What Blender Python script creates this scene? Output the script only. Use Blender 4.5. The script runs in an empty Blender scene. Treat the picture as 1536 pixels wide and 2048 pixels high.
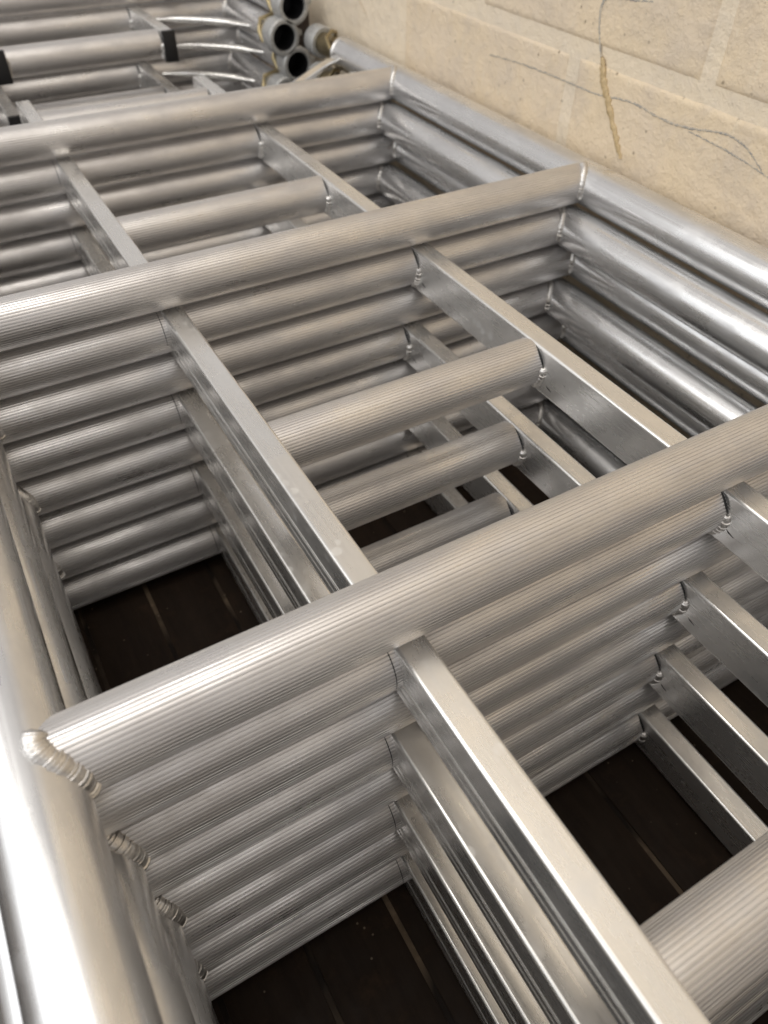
import bpy, math, random
from mathutils import Matrix, Vector

random.seed(7)
S = 0.001                      # everything below is written in millimetres
scene = bpy.context.scene
col = scene.collection
PI = math.pi

# ------------------------------------------------------------------ camera
def camera():
    yaw, pitch, roll = 0.5351, 0.7914, -0.0169
    f_px = 1489.26
    cam = bpy.data.cameras.new("Camera")
    cam.sensor_fit = 'VERTICAL'
    cam.sensor_height = 24.0
    cam.lens = f_px / 2048.0 * 24.0
    cam.clip_start = 0.01
    cam.clip_end = 60.0
    cam.dof.use_dof = True
    cam.dof.focus_distance = 0.60
    cam.dof.aperture_fstop = cam.lens / 4.0
    o = bpy.data.objects.new("Camera", cam)
    col.objects.link(o)
    cy, sy, cp, sp = math.cos(yaw), math.sin(yaw), math.cos(pitch), math.sin(pitch)
    f = Vector((sy * cp, cy * cp, -sp))
    rt = Vector((cy, -sy, 0))
    dn = f.cross(rt)
    cr, sr = math.cos(roll), math.sin(roll)
    r2 = cr * rt + sr * dn
    d2 = -sr * rt + cr * dn
    up, bk = -d2, -f
    loc = Vector((-181.99, -252.42, 389.92)) * S
    o.matrix_world = Matrix(((r2.x, up.x, bk.x, loc.x), (r2.y, up.y, bk.y, loc.y),
                             (r2.z, up.z, bk.z, loc.z), (0, 0, 0, 1)))
    scene.camera = o
camera()

# ------------------------------------------------------------------ light
world = bpy.data.worlds.new("World")
scene.world = world
world.use_nodes = True
bg = world.node_tree.nodes["Background"]
bg.inputs[0].default_value = (1.0, 0.955, 0.925, 1)
bg.inputs[1].default_value = 0.42

def area(name, loc, target, sx, sy, power, color):
    l = bpy.data.lights.new(name, 'AREA')
    l.shape = 'RECTANGLE'
    l.size, l.size_y = sx, sy
    l.energy = power
    l.color = color
    o = bpy.data.objects.new(name, l)
    col.objects.link(o)
    o.location = loc
    o.rotation_euler = (Vector(target) - Vector(loc)).to_track_quat('-Z', 'Y').to_euler()
    return o
area("window_lamp", (-2.6, 0.3, 1.7), (0.5, 0.4, 0.2), 4.4, 2.4, 34, (0.95, 0.98, 1.0))
area("ceiling_strip_lamp", (-1.05, 0.9, 2.3), (-0.6, 0.7, 0.0), 0.4, 2.6, 15, (1.0, 0.96, 0.90))
area("overhead_fill_lamp", (-0.15, -0.2, 2.6), (0.0, 0.1, 0.0), 1.1, 2.2, 6, (1.0, 0.93, 0.83))  # unseen overhead fill, added to light the wall and rung tops

vs = scene.view_settings
vs.view_transform = 'Standard'
vs.look = 'None'
vs.exposure = 0.42
vs.gamma = 1.0
scene.render.engine = 'CYCLES'
scene.cycles.use_denoising = True
scene.cycles.max_bounces = 7
scene.cycles.glossy_bounces = 6
scene.cycles.diffuse_bounces = 2
scene.cycles.sample_clamp_indirect = 6.0
scene.cycles.caustics_reflective = True
scene.cycles.adaptive_threshold = 0.02

# ------------------------------------------------------------------ node helpers
class NT:
    def __init__(s, name):
        s.m = bpy.data.materials.new(name)
        s.m.use_nodes = True
        s.t = s.m.node_tree
        s.b = s.t.nodes["Principled BSDF"]
    def n(s, typ, **kw):
        nd = s.t.nodes.new(typ)
        for k, v in kw.items():
            setattr(nd, k, v)
        return nd
    def l(s, a, b):
        s.t.links.new(a, b)
    def coords(s, scale=(1, 1, 1), rnd=True, world=False):
        if world:
            src = s.n('ShaderNodeNewGeometry').outputs['Position']
        else:
            src = s.n('ShaderNodeTexCoord').outputs['Object']
        mp = s.n('ShaderNodeMapping')
        mp.inputs['Scale'].default_value = scale
        if rnd and not world:
            oi = s.n('ShaderNodeObjectInfo')
            mul = s.n('ShaderNodeVectorMath', operation='MULTIPLY_ADD')
            mul.inputs[1].default_value = (7.3, 5.1, 9.7)
            cmb = s.n('ShaderNodeCombineXYZ')
            for i in range(3):
                s.l(oi.outputs['Random'], cmb.inputs[i])
            s.l(cmb.outputs[0], mul.inputs[0])
            s.l(src, mul.inputs[2])
            src = mul.outputs[0]
        s.l(src, mp.inputs['Vector'])
        return mp.outputs[0]
    def noise(s, vec, scale, detail=3.0, rough=0.55):
        nd = s.n('ShaderNodeTexNoise')
        nd.inputs['Scale'].default_value = scale
        nd.inputs['Detail'].default_value = detail
        nd.inputs['Roughness'].default_value = rough
        s.l(vec, nd.inputs['Vector'])
        return nd.outputs['Fac']
    def ramp(s, fac, stops):
        r = s.n('ShaderNodeValToRGB')
        el = r.color_ramp.elements
        while len(el) < len(stops):
            el.new(0.5)
        for e, (p, c) in zip(el, stops):
            e.position = p
            e.color = c if len(c) == 4 else (*c, 1)
        s.l(fac, r.inputs[0])
        return r.outputs[0]
    def rng(s, fac, a, b, c, d):
        m = s.n('ShaderNodeMapRange')
        for i, v in zip((1, 2, 3, 4), (a, b, c, d)):
            m.inputs[i].default_value = v
        s.l(fac, m.inputs[0])
        return m.outputs[0]
    def math(s, op, a, b):
        m = s.n('ShaderNodeMath', operation=op)
        for i, v in enumerate((a, b)):
            if isinstance(v, (int, float)):
                m.inputs[i].default_value = v
            else:
                s.l(v, m.inputs[i])
        return m.outputs[0]
    def mix(s, fac, a, b):
        m = s.n('ShaderNodeMix', data_type='RGBA')
        for i, v in ((0, fac), (6, a), (7, b)):
            if isinstance(v, (int, float)):
                m.inputs[i].default_value = v
            elif isinstance(v, tuple):
                m.inputs[i].default_value = v if len(v) == 4 else (*v, 1)
            else:
                s.l(v, m.inputs[i])
        return m.outputs[2]
    def bump(s, h, strength, dist, prev=None):
        b = s.n('ShaderNodeBump')
        b.inputs['Strength'].default_value = strength
        b.inputs['Distance'].default_value = dist
        s.l(h, b.inputs['Height'])
        if prev is not None:
            s.l(prev, b.inputs['Normal'])
        return b.outputs[0]

def alu(name, axis, base=(0.80, 0.785, 0.76), dark=(0.60, 0.58, 0.56), r0=0.20, r1=0.36, streak=0.35, spots=0.0, metal=0.85):
    """extruded aluminium whose drawing lines run along one axis"""
    t = NT(name)
    sc = [380.0] * 3
    sc['xyz'.index(axis)] = 2.0
    fine = t.noise(t.coords(tuple(sc)), 1.0, 2.0, 0.6)
    sc2 = [34.0] * 3
    sc2['xyz'.index(axis)] = 12.0
    blot = t.noise(t.coords(tuple(sc2)), 1.0, 4.0, 0.6)
    c = t.mix(t.rng(blot, 0.36, 0.68, 0.0, 1.0), base, dark)
    rr = t.math('ADD', t.rng(blot, 0.35, 0.65, r0, r1), t.rng(fine, 0.35, 0.65, -0.04, 0.04))
    smu = t.noise(t.coords((16, 16, 16)), 1.0, 5.0, 0.65)
    c = t.mix(t.rng(smu, 0.55, 0.72, 0.0, 0.28), c, tuple(x * 0.78 for x in dark))
    rr = t.math('ADD', rr, t.rng(smu, 0.50, 0.66, 0.0, 0.13))
    if spots:
        vo = t.n('ShaderNodeTexVoronoi')
        vo.inputs['Scale'].default_value = 75
        t.l(t.coords((1, 1, 1)), vo.inputs['Vector'])
        sp = t.math('MULTIPLY', t.rng(vo.outputs['Distance'], 0.28, 0.36, 1.0, 0.0), t.rng(blot, 0.56, 0.64, 0.0, 1.0))
        c = t.mix(t.math('MULTIPLY', sp, spots), c, (0.84, 0.84, 0.83))
        rr = t.math('ADD', rr, t.math('MULTIPLY', sp, 0.12))
    t.l(c, t.b.inputs['Base Color'])
    t.l(rr, t.b.inputs['Roughness'])
    t.b.inputs['Metallic'].default_value = metal
    t.l(t.bump(fine, streak, 0.00012), t.b.inputs['Normal'])
    return t.m

M = {}
M['rung'] = alu('ribbed_aluminium', 'x', base=(0.80, 0.785, 0.775), dark=(0.64, 0.622, 0.615), r0=0.26, r1=0.46, streak=0.2, metal=0.9)
M['tube'] = alu('drawn_aluminium_tube', 'y', base=(0.82, 0.82, 0.82), dark=(0.64, 0.64, 0.645), r0=0.20, r1=0.36, streak=0.15, metal=0.9)
M['stile'] = alu('extruded_aluminium_stile', 'y', base=(0.84, 0.83, 0.81), dark=(0.74, 0.73, 0.71), r0=0.20, r1=0.33,
                 streak=0.2, spots=0.5, metal=0.84)
M['brace'] = alu('polished_brace', 'x', base=(0.85, 0.83, 0.80), r0=0.10, r1=0.2, streak=0.1)

def simple(name, c, rough, metal=0.0, nscale=0, nstr=0.0, dist=0.0005):
    t = NT(name)
    t.b.inputs['Base Color'].default_value = (*c, 1)
    t.b.inputs['Roughness'].default_value = rough
    t.b.inputs['Metallic'].default_value = metal
    if nscale:
        v = t.coords((1, 1, 1))
        n = t.noise(v, nscale, 4.0)
        t.l(t.mix(t.rng(n, 0.3, 0.7, 0.0, 1.0), tuple(x * 0.8 for x in c), tuple(min(1, x * 1.12) for x in c)),
            t.b.inputs['Base Color'])
        t.l(t.bump(n, nstr, dist), t.b.inputs['Normal'])
    return t.m
M['weld'] = simple('weld_bead_metal', (0.68, 0.66, 0.635), 0.36, 0.95, 900, 0.3, 0.0004)
M['ink_and_gap'] = simple('black_ink_and_gap_shade', (0.012, 0.012, 0.014), 0.5)
M['plastic_and_bore'] = simple('black_plastic_and_bore_shade', (0.012, 0.012, 0.013), 0.45, 0, 300, 0.2)
M['collar'] = simple('grey_cast_collar', (0.46, 0.46, 0.45), 0.42, 0.35, 220, 0.3)
M['brass'] = simple('yellow_passivated_steel', (0.45, 0.37, 0.22), 0.35, 1.0, 300, 0.3)
def pencil():
    t = NT('grey_pencil')
    n = t.noise(t.coords(world=True), 170.0, 5.0, 0.75)
    t.l(t.mix(t.rng(n, 0.42, 0.66, 0.0, 1.0), (0.36, 0.34, 0.31), (0.70, 0.60, 0.45)), t.b.inputs['Base Color'])
    t.b.inputs['Roughness'].default_value = 0.7
    return t.m
M['graphite'] = pencil()
M['glue'] = simple('dried_tan_glue', (0.56, 0.42, 0.23), 0.5, 0, 260, 0.6, 0.002)
M['post'] = simple('dark_brown_timber', (0.10, 0.065, 0.04), 0.6, 0, 60, 0.4)

def wall_mat(name='cream_painted_block', lift=1.0):
    t = NT(name)
    v = t.coords(world=True)
    vs_ = t.coords((1, 1.0, 0.35), world=True)
    big = t.noise(v, 5.0, 4.0, 0.6)
    med = t.noise(v, 38.0, 5.0, 0.65)
    fin = t.noise(v, 260.0, 4.0, 0.6)
    c = t.mix(t.rng(big, 0.35, 0.68, 0.0, 1.0), (0.80, 0.655, 0.46), (0.76, 0.64, 0.50))
    c = t.mix(t.rng(med, 0.52, 0.75, 0.0, 0.55), c, (0.70, 0.56, 0.37))
    drip = t.noise(vs_, 60.0, 4.0, 0.7)
    c = t.mix(t.rng(drip, 0.60, 0.72, 0.0, 0.35), c, (0.86, 0.77, 0.60))
    vo = t.n('ShaderNodeTexVoronoi')
    vo.inputs['Scale'].default_value = 55
    t.l(v, vo.inputs['Vector'])
    pit = t.math('MULTIPLY', t.rng(vo.outputs['Distance'], 0.06, 0.15, 1.0, 0.0), t.rng(med, 0.46, 0.54, 0.0, 1.0))
    c = t.mix(t.math('MULTIPLY', pit, 0.75), c, (0.16, 0.11, 0.06))
    patch = t.noise(v, 11.0, 6.0, 0.7)
    c = t.mix(t.rng(patch, 0.46, 0.64, 0.0, 0.7), c, (0.66, 0.56, 0.445))
    grit = t.noise(v, 520.0, 2.0, 0.5)
    c = t.mix(t.rng(grit, 0.60, 0.72, 0.0, 0.18), c, (0.45, 0.34, 0.21))
    if lift != 1.0:
        c = t.mix(lift - 1.0, c, (0.88, 0.80, 0.66))
    t.l(c, t.b.inputs['Base Color'])
    t.b.inputs['Roughness'].default_value = 0.55
    n1 = t.bump(patch, 0.7, 0.006, t.bump(med, 0.7, 0.005))
    n2 = t.bump(fin, 0.6, 0.0012, n1)
    n3 = t.bump(drip, 0.35, 0.0015, n2)
    n4 = t.bump(pit, -0.8, 0.0015, n3)
    t.l(n4, t.b.inputs['Normal'])
    return t.m
M['wall'] = wall_mat()
M['mortar'] = wall_mat('cream_painted_mortar', 1.35)

def floor_mat(name, ca, cb, patch=False):
    t = NT(name)
    v = t.coords((14, 1.6, 14))
    g = t.noise(v, 4.0, 6.0, 0.7)
    d = t.noise(t.coords((1, 1, 1), world=True), 26.0, 6.0, 0.7)
    c = t.mix(t.rng(g, 0.3, 0.7, 0, 1), ca, cb)
    c = t.mix(t.rng(d, 0.55, 0.75, 0, 0.6), c, tuple(x * 2.1 for x in cb))
    if patch:
        k = t.noise(t.coords((6, 3.2, 1), world=True), 1.6, 3.0, 0.6)
        c = t.mix(t.rng(k, 0.44, 0.56, 0, 1), (0.012, 0.008, 0.006), c)
    sp = t.n('ShaderNodeTexVoronoi')
    sp.inputs['Scale'].default_value = 48
    t.l(t.coords(world=True), sp.inputs['Vector'])
    c = t.mix(t.rng(sp.outputs['Distance'], 0.03, 0.07, 0.5, 0.0), c, (0.30, 0.24, 0.17))
    t.l(c, t.b.inputs['Base Color'])
    t.l(t.rng(d, 0.3, 0.7, 0.5, 0.8), t.b.inputs['Roughness'])
    t.b.inputs['Specular IOR Level'].default_value = 0.15
    t.l(t.bump(g, 0.5, 0.001, t.bump(d, 0.4, 0.002)), t.b.inputs['Normal'])
    return t.m
M['plank'] = floor_mat('dark_stained_floorboard', (0.012, 0.007, 0.0045), (0.025, 0.0155, 0.0095))
M['joint'] = floor_mat('pale_worn_joint_strip', (0.09, 0.066, 0.043), (0.15, 0.11, 0.075), True)

# ------------------------------------------------------------------ mesh helpers (mm in, m out)
def mesh(name, verts, faces, mat, smooth=True, sharp=None):
    me = bpy.data.meshes.new(name)
    me.from_pydata([(x * S, y * S, z * S) for x, y, z in verts], [], faces)
    me.materials.append(M[mat])
    if smooth:
        me.polygons.foreach_set('use_smooth', [True] * len(me.polygons))
        if sharp:
            me.set_sharp_from_angle(angle=math.radians(sharp))
    me.update()
    return me

def obj(name, me, parent=None, loc=(0, 0, 0)):
    o = bpy.data.objects.new(name, me)
    col.objects.link(o)
    o.location = [c * S for c in loc]
    if parent is not None:
        o.parent = parent
    return o

def tag(o, label=None, cat=None, group=None, kind=None):
    for k, v in (('label', label), ('category', cat), ('group', group), ('kind', kind)):
        if v:
            o[k] = v
    return o

def empty(name, loc):
    o = bpy.data.objects.new(name, None)
    o.empty_display_size = 0.05
    col.objects.link(o)
    o.location = [c * S for c in loc]
    return o

def bridge(nv, rings, closed=False):
    f = []
    for k in range(rings - 1 + (1 if closed else 0)):
        a, b = k * nv, ((k + 1) % rings) * nv
        for i in range(nv):
            j = (i + 1) % nv
            f.append((a + i, a + j, b + j, b + i))
    return f

# -- ribbed rung along X: flat lands with narrow grooves between them
RR = 24.4
def ribbed_profile(r=RR, n=50):
    pts = []
    for i in range(n):
        for u, d in ((0.0, 0.11), (0.18, 0.0), (0.36, -0.035), (0.54, 0.0), (0.72, 0.11), (0.81, 0.72), (0.91, 0.72)):
            a = 2 * PI * (i + u) / n
            pts.append(((r - d) * math.cos(a), (r - d) * math.sin(a)))
    return pts
PROF = ribbed_profile()
def rung_mesh(length, hollow=True):
    """starts at x=0; open hollow tube"""
    nv = len(PROF)
    v, wall = [], 2.4
    for x in (0.0, length):
        v += [(x, y, z) for y, z in PROF]
    f = bridge(nv, 2)
    k = (RR - wall) / RR
    for x in (length, 0.0):
        v += [(x, y * k, z * k) for y, z in PROF]
    f += [(nv + i, nv + (i + 1) % nv, 2 * nv + (i + 1) % nv, 2 * nv + i) for i in range(nv)]
    f += [(2 * nv + i, 2 * nv + (i + 1) % nv, 3 * nv + (i + 1) % nv, 3 * nv + i) for i in range(nv)]
    f += [(3 * nv + i, 3 * nv + (i + 1) % nv, (i + 1) % nv, i) for i in range(nv)]
    return mesh('rung', v, f, 'rung', True, 24)

# -- lathe round Y
def lathe_y(name, prof, mat, n=56, close=False, sharp=35):
    """prof: list of (y, r)"""
    v = []
    for y, r in prof:
        for i in range(n):
            a = 2 * PI * i / n
            v.append((r * math.cos(a), y, r * math.sin(a)))
    return mesh(name, v, bridge(n, len(prof), close), mat, True, sharp)

def tube_path(name, pts, rad, mat, n=12, flat=1.0, cap=True):
    """round (or flattened) bar through points"""
    P = [Vector(p) for p in pts]
    v = []
    for i, p in enumerate(P):
        t = (P[min(i + 1, len(P) - 1)] - P[max(i - 1, 0)]).normalized()
        side = t.cross(Vector((0, 0, 1)))
        side = side.normalized() if side.length > 1e-4 else Vector((1, 0, 0))
        up = side.cross(t).normalized()
        r = rad[i] if isinstance(rad, (list, tuple)) else rad
        fl = flat[i] if isinstance(flat, (list, tuple)) else flat
        for k in range(n):
            a = 2 * PI * k / n
            q = p + side * (r * math.cos(a)) + up * (r * fl * math.sin(a))
            v.append(tuple(q))
    f = bridge(n, len(P))
    if cap:
        f += [tuple(range(n))[::-1], tuple(range((len(P) - 1) * n, len(P) * n))]
    return mesh(name, v, f, mat, True, 50)

def bead_mesh(pts, nrms, w=4.2, h=2.6, ripple=2.3, seed=0, taper=True):
    """stack-of-coins weld bead along a path. nrms point out of the corner"""
    rnd = random.Random(seed)
    P = [Vector(p) for p in pts]
    N = [Vector(n).normalized() for n in nrms]
    # resample
    L = [0.0]
    for a, b in zip(P, P[1:]):
        L.append(L[-1] + (b - a).length)
    step = 0.42
    cnt = max(6, int(L[-1] / step))
    v, m = [], 10
    k = 0
    wob = [rnd.uniform(0.9, 1.1) for _ in range(400)]
    for s in range(cnt + 1):
        d = L[-1] * s / cnt
        while k < len(L) - 2 and L[k + 1] < d:
            k += 1
        u = (d - L[k]) / max(1e-6, L[k + 1] - L[k])
        p = P[k].lerp(P[k + 1], u)
        n = N[k].lerp(N[k + 1], u).normalized()
        t = (P[k + 1] - P[k]).normalized()
        b = t.cross(n).normalized()
        ph = d / ripple
        saw = ph - math.floor(ph)
        sc = (0.85 + 0.15 * math.sqrt(max(0.0, 1 - saw))) * wob[int(ph) % 400]
        e = min(d, L[-1] - d)
        if taper:
            sc *= min(1.0, 0.35 + 0.65 * math.sqrt(min(1.0, e / 3.5)))
        for j in range(m):
            a = PI * (-0.18 + 1.36 * j / (m - 1))
            cx, sx = math.cos(a), math.sin(a)
            q = p + b * (w * sc * cx) + n * (h * sc * sx - 0.4) - t * (1.7 * (cx * cx)) + t * 0.8
            v.append(tuple(q))
    f = []
    for s in range(cnt):
        for j in range(m - 1):
            f.append((s * m + j, s * m + j + 1, (s + 1) * m + j + 1, (s + 1) * m + j))
    f += [tuple(range(m)), tuple(range(cnt * m, cnt * m + m))[::-1]]
    return mesh('weld_bead', v, f, 'weld', True, 60)

RS = 26.2      # radius of an upright tube
def saddle_bead(side, a0, a1, seed, w=7.0, h=4.3):
    """bead on the corner where a rung (centre y=0,z=0) meets an upright whose axis lies at x=0.
    side=+1: rung leaves towards +x. angles: 0 = front (-y), 90 = top"""
    pts, nr = [], []
    K = 40
    for i in range(K + 1):
        a = math.radians(a0 + (a1 - a0) * i / K)
        y, z = -RR * math.cos(a), RR * math.sin(a)
        x = math.sqrt(max(0.0, RS * RS - z * z))
        n_r = Vector((0, -math.cos(a), math.sin(a)))
        n_s = Vector((side * x / RS, 0, z / RS))
        n = (n_r + n_s).normalized()
        pts.append((side * x + n.x * 0.6, y + n.y * 0.6, z + n.z * 0.6))
        nr.append(n)
    return bead_mesh(pts, nr, w, h, 2.3 + 0.2 * random.random(), seed)

def flat_bead(side, a0, a1, seed, w=5.0, h=4.2):
    """bead where a rung butts against a flat stile face lying at x=0; rung lies on the 'side' side"""
    pts, nr = [], []
    for i in range(31):
        a = math.radians(a0 + (a1 - a0) * i / 30)
        n_r = Vector((0, -math.cos(a), math.sin(a)))
        pts.append((side * 0.6, n_r.y * (RR + 0.4), n_r.z * (RR + 0.4)))
        nr.append((n_r + Vector((side, 0, 0))).normalized())
    return bead_mesh(pts, nr, w, h, 2.0, seed)

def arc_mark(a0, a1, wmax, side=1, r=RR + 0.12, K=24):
    """black arc round a rung, for felt-pen rings and painted gap shade, in the plane x=0, thickening towards 'side'"""
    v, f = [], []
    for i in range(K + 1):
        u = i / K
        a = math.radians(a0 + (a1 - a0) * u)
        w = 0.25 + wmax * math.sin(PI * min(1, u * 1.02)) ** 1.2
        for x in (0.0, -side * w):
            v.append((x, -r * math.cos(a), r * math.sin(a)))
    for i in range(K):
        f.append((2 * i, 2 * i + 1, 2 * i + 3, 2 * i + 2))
    return mesh('pen_and_gap_arc', v, f, 'ink_and_gap')

# -- stile: extruded section along Y with ridged sides
SW, SH = 23.5, 50.0
def stile_mesh(y0, y1):
    r = 2.6
    pr = []
    def arc(cx, cz, s):
        for i in range(5):
            a = math.radians(s + 90 * i / 4)
            pr.append((cx + r * math.cos(a), cz + r * math.sin(a)))
            if i in (0, 4):          # a support point a hair inside the flat keeps the flat faces flat
                b = math.radians(s + (-90 if i == 0 else 180))
                q = (pr[-1][0] + 0.5 * math.cos(b), pr[-1][1] + 0.5 * math.sin(b))
                pr.insert(len(pr) - 1, q) if i == 0 else pr.append(q)
    hw, hh = SW / 2, SH / 2
    arc(hw - r, hh - r, 0)                       # top right
    arc(-hw + r, hh - r, 90)                     # top left
    for z, d in ((12, 0), (11.2, .45), (-3.0, .45), (-3.6, -.05), (-4.6, -.05), (-5.2, .4), (-6.0, .4), (-6.6, -.05),
                 (-7.6, -.05), (-8.2, .45), (-15.0, .45), (-15.8, 0)):
        pr.append((-hw + d, z))
    arc(-hw + r, -hh + r, 180)
    arc(hw - r, -hh + r, 270)
    nv = len(pr)
    v = [(x, y0, z) for x, z in pr] + [(x, y1, z) for x, z in pr]
    f = bridge(nv, 2)
    f += [tuple(range(nv)), tuple(range(nv, 2 * nv))[::-1]]
    return mesh('ladder_stile', v, f, 'stile', True, 28)

def box_mesh(name, sx, sy, sz, mat, bev=1.0):
    import bmesh
    bm = bmesh.new()
    bmesh.ops.create_cube(bm, size=1.0)
    bmesh.ops.scale(bm, vec=(sx * S, sy * S, sz * S), verts=bm.verts)
    if bev:
        bmesh.ops.bevel(bm, geom=bm.edges[:], offset=bev * S, segments=2, affect='EDGES', profile=0.6)
    me = bpy.data.meshes.new(name)
    bm.to_mesh(me)
    bm.free()
    me.materials.append(M[mat])
    me.polygons.foreach_set('use_smooth', [True] * len(me.polygons))
    me.set_sharp_from_angle(angle=math.radians(40))
    return me

# ------------------------------------------------------------------ setting: floor and wall
FLOOR_Z = -384.0
floor = tag(obj('floor', box_mesh('floor', 9000, 9000, 40, 'joint', 0), None, (0, 800, FLOOR_Z - 21.5)), kind='structure')
plank_w, gap = 79.0, 5.5
pm = box_mesh('plank', plank_w, 9000, 14, 'plank', 1.2)
x = -222.0 - 12 * (plank_w + gap) + (plank_w + gap) / 2
for i in range(22):
    o = obj('plank', pm, floor, (x, 800, 0))
    o.location = (x * S, 0, (21.5 - 7 + random.uniform(-0.6, 0.6)) * S)
    x += plank_w + gap

WX = 593.0
BL, BH, BJ = 438.0, 217.0, 15.0
Y_END = 1398.0
wall = tag(obj('wall', box_mesh('mortar_bed', 200, 4800, 2700, 'mortar', 0), None,
               (WX + 1.9 + 100, Y_END - 2400, FLOOR_Z + 1350)), 'cream painted concrete block wall beside the stacked frames',
           'wall', kind='structure')
from mathutils import noise as mnoise
def block_mesh(seed):
    """a block whose front face rolls off unevenly at worn edges"""
    ny, nz = 56, 30
    L, H = BL - BJ, BH - BJ
    v, f = [], []
    def cl(u):           # finer spacing near the edges
        return 0.5 - 0.5 * math.cos(PI * u) if False else u + 0.11 * math.sin(2 * PI * u) * -1
    for k in range(nz + 1):
        for i in range(ny + 1):
            y, z = (cl(i / ny) - .5) * L, (cl(k / nz) - .5) * H
            n1 = mnoise.noise(Vector((y * .03 + seed * 9, z * .03, seed * 3.1)))
            n2 = mnoise.noise(Vector((y * .11, z * .11 + seed * 5, seed * 7.7)))
            d = min(L / 2 - abs(y), H / 2 - abs(z)) + n1 * 1.6 + n2 * 0.9
            u = max(0.0, min(1.0, d / (7.5 + 3 * n1)))
            u = u * u * (3 - 2 * u)
            jy = (n1 * 2.2) if i in (0, ny) else 0
            jz = (n1 * 2.2) if k in (0, nz) else 0
            v.append((-20 + 3.6 * (1 - u) + 0.5 * n1 + 0.25 * n2, y + jy, z + jz))
    for k in range(nz):
        for i in range(ny):
            a = k * (ny + 1) + i
            f.append((a, a + ny + 1, a + ny + 2, a + 1))
    base = len(v)
    rim = ([i for i in range(ny + 1)] + [k * (ny + 1) + ny for k in range(1, nz + 1)] +
           [nz * (ny + 1) + i for i in range(ny - 1, -1, -1)] + [k * (ny + 1) for k in range(nz - 1, 0, -1)])
    for r_ in rim:
        v.append((20, v[r_][1], v[r_][2]))
    m_ = len(rim)
    for q in range(m_):
        f.append((rim[q], rim[(q + 1) % m_], base + (q + 1) % m_, base + q))
    return mesh('block', v, f, 'wall', True, 60)
bmshs = [block_mesh(i + 1) for i in range(4)]
wloc = (WX + 101.9, Y_END - 2400, FLOOR_Z + 1350)
for c in range(-2, 5):
    zc = 129.0 + BH / 2 + c * BH
    off = 367.0 if c % 2 == 0 else 585.0
    for k in range(-4, 4):
        yc = off + BL / 2 + k * BL
        if yc + BL / 2 > Y_END + 2:
            continue
        obj('block', random.choice(bmshs), wall, (WX + 20 + random.uniform(-.5, .5) - wloc[0], yc - wloc[1], zc - wloc[2]))
# marks on the wall
def wall_line(name, pts, rad, mat, flat=0.5, jit=0.0, seed=1):
    rnd = random.Random(seed)
    P = []
    for (y0, z0), (y1, z1) in zip(pts, pts[1:]):
        for k in range(6):
            u = k / 6
            P.append((WX - 0.45 - wloc[0], y0 + (y1 - y0) * u - wloc[1] + rnd.uniform(-jit, jit),
                      z0 + (z1 - z0) * u - wloc[2] + rnd.uniform(-jit, jit)))
    P.append((WX - 0.45 - wloc[0], pts[-1][0] - wloc[1], pts[-1][1] - wloc[2]))
    n = len(P)
    rads = [rad * (0.45 + 0.55 * math.sin(PI * min(1, max(0, (i + .6) / n)))) * rnd.uniform(0.7, 1.3) for i in range(n)]
    # flattened across the wall normal
    v = []
    for i, p in enumerate(P):
        t = Vector(P[min(i + 1, n - 1)]) - Vector(P[max(i - 1, 0)])
        t.normalize()
        s = t.cross(Vector((1, 0, 0))).normalized()
        for k in range(8):
            a = 2 * PI * k / 8
            v.append(tuple(Vector(p) + s * (rads[i] * math.cos(a)) + Vector((-1, 0, 0)) * (rads[i] * flat * math.sin(a))))
    f = bridge(8, n) + [tuple(range(8)), tuple(range((n - 1) * 8, n * 8))[::-1]]
    return obj(name, mesh(name, v, f, mat), wall)
def smooth_pts(p, it=2):
    for _ in range(it):
        q = [p[0]]
        for a, b in zip(p, p[1:]):
            q.append((a[0] * .75 + b[0] * .25, a[1] * .75 + b[1] * .25))
            q.append((a[0] * .25 + b[0] * .75, a[1] * .25 + b[1] * .75))
        q.append(p[-1])
        p = q
    return p
wall_line('pencil_line', smooth_pts([(768, 80), (690, 86), (594, 87), (523, 86), (472, 95), (408, 88), (370, 91), (323, 101),
                                     (300, 98), (286, 94), (262, 80)]), 1.3, 'graphite', 0.15, 0.5, 3)
wall_line('pencil_line', smooth_pts([(372, 88), (330, 86), (286, 82), (240, 74)]), 1.0, 'graphite', 0.15, 0.5, 4)
wall_line('pencil_line', smooth_pts([(470, 198), (505, 194), (540, 192), (552, 184), (551, 165), (545, 148), (536, 128)]), 2.0, 'graphite',
          0.2, 0.4, 5)
wall_line('glue_streak', [(534, 128), (529, 118), (522, 102), (508, 84), (492, 62), (478, 44), (466, 27)], 5.4, 'glue', 0.55, 1.2, 6)
wall_line('scratch', smooth_pts([(1240, 100), (1190, 88), (1150, 60)]), 1.0, 'wall', 0.8, 0.3, 8)
# dark timber post at the end of the wall
tag(obj('timber_post', box_mesh('timber_post', 160, 160, 2400, 'post', 4), None, (WX + 90, Y_END + 84, FLOOR_Z + 1200)),
    'dark brown timber post at the far end of the cream wall', 'post')

# ------------------------------------------------------------------ scaffold frames
seedc = [0]
def sd():
    seedc[0] += 1
    return seedc[0]
SADDLE_L = [saddle_bead(+1, 108, -16, i + 1) for i in range(3)]
SADDLE_R = [saddle_bead(-1, 92, -24, i + 11, 5.2, 3.6) for i in range(3)]
FLAT_R = [flat_bead(-1, 14, -58, i + 21) for i in range(3)]
FLAT_L = [flat_bead(+1, 30, -50, i + 31) for i in range(3)]
GAP_SHADE = [arc_mark(80, 8, 2.0, 1), arc_mark(74, 8, 2.6, 1)]  # crescents paint the dark of the gap between rung end and stile
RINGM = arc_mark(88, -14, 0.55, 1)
TICK = None

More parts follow.
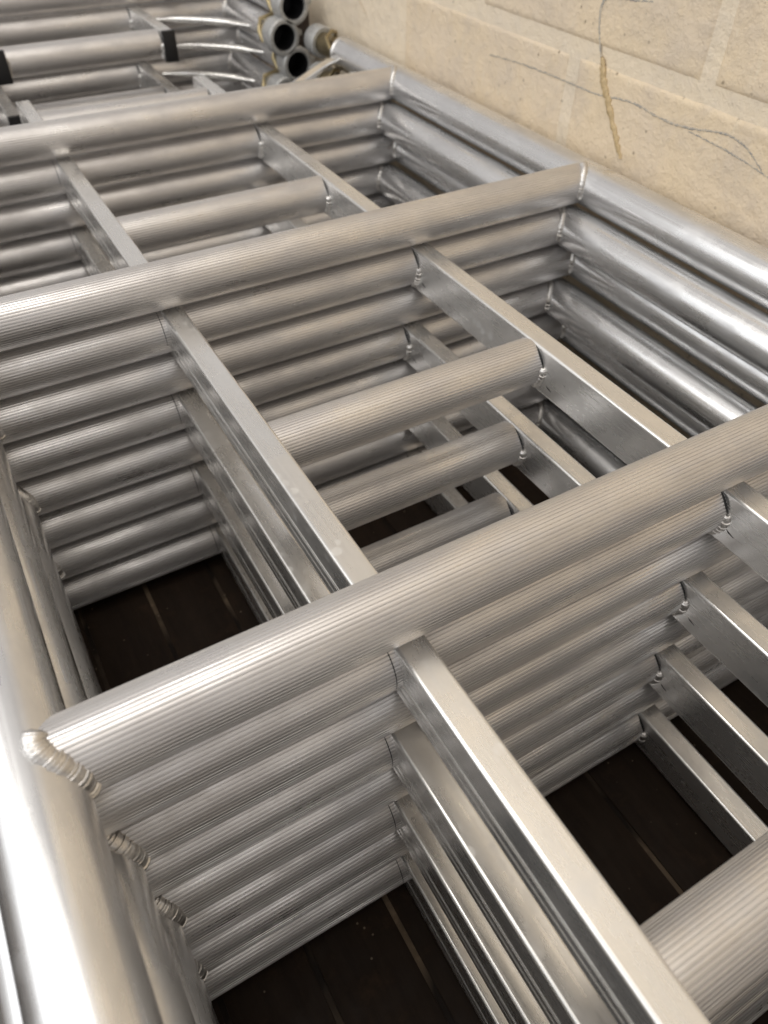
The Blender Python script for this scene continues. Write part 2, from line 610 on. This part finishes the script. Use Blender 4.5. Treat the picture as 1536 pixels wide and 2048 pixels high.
def tick_mesh():
    v = [(-.1, 0, 0), (-.1, -9, -2.6), (-.1, -9.4, -3.4), (-.1, -3, -2.6)]
    return mesh('marker_tick', v, [(0, 1, 2, 3)], 'ink_and_gap')
TICK = tick_mesh()

def frame(kind, name, label, group, z, xl, xr, rungs, inter, y0, y1, stiles=None, stile_y=None, flip=False, spring=None,
          brace=None):
    """one welded frame lying flat. kind 'plain' or 'ladder'. y0,y1: ends of the upright tubes.
    flip: its socket ends face the camera (y0 end)."""
    root = empty(name, (xl, y0, z))
    if z < -60 and not flip:
        root.rotation_euler.z = math.radians(random.uniform(-0.12, 0.12))   # nobody stacks them dead square
    tag(root, label, 'scaffold frame', group)
    ox, oy = xl, y0
    # upright tubes
    for xs in (xl, xr):
        wallt = 2.6
        st = obj('upright_tube', lathe_y('upright_tube', [(y0, RS), (y1, RS), (y1, RS - wallt), (y0, RS - wallt)], 'tube', 64, True),
                 root, (xs - ox, -oy, 0))
        if xs == xr:
            if flip:
                c0 = y0 - 6
                obj('socket_collar', lathe_y('socket_collar', [(c0, 30), (c0 + 3, 33), (c0 + 34, 33), (c0 + 38, 30), (c0 + 46, 29),
                                                               (c0 + 46, 22), (c0 + 6, 22), (c0, 24.5)], 'collar', 48, True, 30), st)
                obj('bore_shade', lathe_y('bore_shade', [(c0 + 3, 21.9), (c0 + 60, 21.5), (c0 + 60, 0.5)], 'plastic_and_bore', 40), st)  # added black lining, stands in for the darkness inside the bore
                obj('collar_lug', box_mesh('collar_lug', 14, 22, 10, 'collar', 2), st, (34, c0 + 18, 4))
                obj('locking_clip', tube_path('locking_clip', [(-27, c0 + 48, -14), (-30, c0 + 58, 4), (-22, c0 + 66, 22),
                                                               (2, c0 + 62, 29), (20, c0 + 54, 24)], 4.0, 'brass'), st)
            else:
                obj('spigot', lathe_y('spigot', [(y1 - 20, 18.5), (y1 + 112, 18.5), (y1 + 116, 16), (y1 + 116, 2)], 'brass', 40), st)
                obj('weld_bead', lathe_y('weld_bead', [(y1 - 7, 26.3), (y1 - 3, 28.4), (y1 + 1, 27.4), (y1 + 3, 22)], 'weld', 40), st)
                c0 = y1 + 78
                obj('socket_collar', lathe_y('socket_collar', [(c0, 19), (c0, 25), (c0 + 4, 27), (c0 + 34, 27), (c0 + 38, 25),
                                                               (c0 + 38, 21), (c0 + 10, 19)], 'collar', 48, True, 30), st)
                obj('locking_clip', tube_path('locking_clip', [(-22, y1 + 8, 6), (-20, y1 + 30, 20), (0, y1 + 46, 27),
                                                               (18, y1 + 62, 20), (24, y1 + 78, 4)], 3.6, 'brass'), st)
    def rung(xa, xb, y, la='saddle', lb='saddle'):
        """a rung from xa to xb with its own welds as sub-parts"""
        a = xa - (-0.0) if la == 'saddle' else xa
        rg = obj('rung', rung_mesh(xb - a), root, (a - ox, y - oy, 0))
        return rg
    for y in rungs:
        if kind == 'plain':
            rg = rung(xl, xr, y)
            obj('weld_bead', random.choice(SADDLE_L), rg, (0, 0, 0))
            obj('weld_bead', random.choice(SADDLE_R), rg, (xr - xl, 0, 0))
        else:
            s0, s1 = stiles
            rg = rung(xl, s0 + 0.6, y)
            obj('weld_bead', random.choice(SADDLE_L), rg)
            obj('pen_and_gap_arc', RINGM, rg, (s0 - 4.5 - xl, 0, 0))
            rg = rung(s0 + SW - 0.6, s1 + 0.6, y)
            L = s1 - s0 - SW + 0.6
            obj('weld_bead', random.choice(FLAT_R), rg, (L, 0, 0))
            obj('pen_and_gap_arc', random.choice(GAP_SHADE), rg, (L - 0.2, 0, 0))
            rg = rung(s1 + SW - 0.6, xr, y)
            obj('weld_bead', random.choice(SADDLE_R), rg, (xr - s1 - SW + 0.6, 0, 0))
    if kind == 'ladder':
        s0, s1 = stiles
        sm = stile_mesh(stile_y[0], stile_y[1])
        for s in (s0, s1):
            so = obj('ladder_stile', sm, root, (s + SW / 2 - ox, -oy, 0))
            if s == s1:
                so.scale = (-1, 1, 1)      # the ridged face looks outwards on both sides
            if flip:
                obj('end_cap', box_mesh('end_cap', SW + 1.5, 9, SH + 2, 'plastic_and_bore', 1.2), so, (0, stile_y[0] - 4.0, 0))
            if s == s1:
                for y in rungs + inter:
                    if y < 1000:
                        obj('marker_tick', TICK, so, (SW / 2 + 0.15, y - 30 + random.uniform(-3, 3), -9 + random.uniform(-3, 3)))
        for y in inter:
            rg = rung(s0 + SW - 0.6, s1 + 0.6, y)
            L = s1 - s0 - SW + 0.6
            obj('weld_bead', random.choice(FLAT_R), rg, (L, 0, 0))
            obj('weld_bead', random.choice(FLAT_L), rg, (0.6, 0, 0))
            obj('pen_and_gap_arc', random.choice(GAP_SHADE), rg, (L - 0.2, 0, 0))
    if brace:
        (ax, ay), (bx, by) = brace
        pts, rad, fl = [], [], []
        for i in range(9):
            u = i / 8
            e = 1.0 if 0.15 < u < 0.85 else 0.0
            pts.append((ax + (bx - ax) * u - ox, ay + (by - ay) * u - oy, 3.0 * math.sin(PI * u)))
            rad.append(7.5 + (1 - e) * 2.5)
            fl.append(1.0 if e else 0.45)
        obj('corner_brace', tube_path('corner_brace', pts, rad, 'brace', 14, fl), root)
    return root

PZ = 50.6
near_group = 'aluminium scaffold frames in the near stack'
far_group = 'aluminium scaffold frames in the far stack'
ordn = ['topmost', 'second', 'third', 'fourth', 'fifth', 'sixth', 'seventh', 'lowest']
XR = [552, 528, 555, 528, 559, 529, 555, 528]
DY = [0, -0.5, -4, -7, -12, -17, -22, -29]
ST = {1: (-29.9, 282.4), 3: (-33, 272.5), 5: (-33.5, 268.5), 7: (-33, 266.5)}
P = 481.8
for n in range(8):
    dy = DY[n]
    rungs = [k * P + dy for k in (-1, 0, 1, 2)]
    z = -PZ * n
    if n % 2 == 0:
        lab = ('plain aluminium frame of ribbed rungs lying on top of the near stack' if n == 0 else
               'plain aluminium frame without ladder, %s from top of the near stack' % ordn[n])
        frame('plain', 'scaffold_span', lab, near_group, z, XR[n] - 805, XR[n], rungs, [], -700 + dy, 1165 + dy,
              brace=((XR[n] - 212, 2 * P + dy + 20), (XR[n] - 14, 1150 + dy)))
    else:
        lab = ('aluminium frame with ladder in its middle, uppermost ladder of the near stack' if n == 1 else
               'aluminium ladder frame on the floor, lowest of the near stack' if n == 7 else
               'aluminium frame with ladder in its middle, %s from top of the near stack' % ordn[n])
        inter = [(k + 0.5) * P + dy for k in (-1, 0, 1)] + [1178 + dy]
        frame('ladder', 'scaffold_ladder', lab, near_group, z, XR[n] - 805, XR[n], rungs, inter, -700 + dy, 1112 + dy,
              stiles=ST[n], stile_y=(-690 + dy, 1250 + dy))

ofn = ['topmost', 'second', 'third', 'fourth', 'fifth', 'sixth', 'seventh', 'eighth', 'lowest']
FX = [524, 500, 526, 498, 524, 500, 525, 499, 524]
for n in range(9):
    z = PZ * (1 - n)
    x = FX[n]
    if n % 2 == 0:
        frame('plain', 'scaffold_span',
              'plain aluminium frame with grey socket ends, %s of the far stack' % (ofn[n] if n in (0, 8) else ofn[n] + ' from top'), far_group, z, x - 805, x,
              [1592, 1592 + P], [], 1318, 2300, flip=True, brace=((330, 1582), (x - 12, 1432)))
    else:
        d = (0, -3, -30, 0, -10, 0, -14, 0)[n]
        frame('ladder', 'scaffold_ladder',
              'aluminium ladder frame with black capped stile ends, %s from top of the far stack' % ofn[n], far_group, z, x - 805, x,
              [1590, 1590 + P], [1384 if n == 1 else 1400, 1590 + P / 2], 1318, 2300,
              stiles=((-36, 270) if n == 1 else (-40, 266)), stile_y=(1362 if n == 1 else 1352, 2290), flip=True,
              brace=((312, 1582), (x - 12, 1428)))
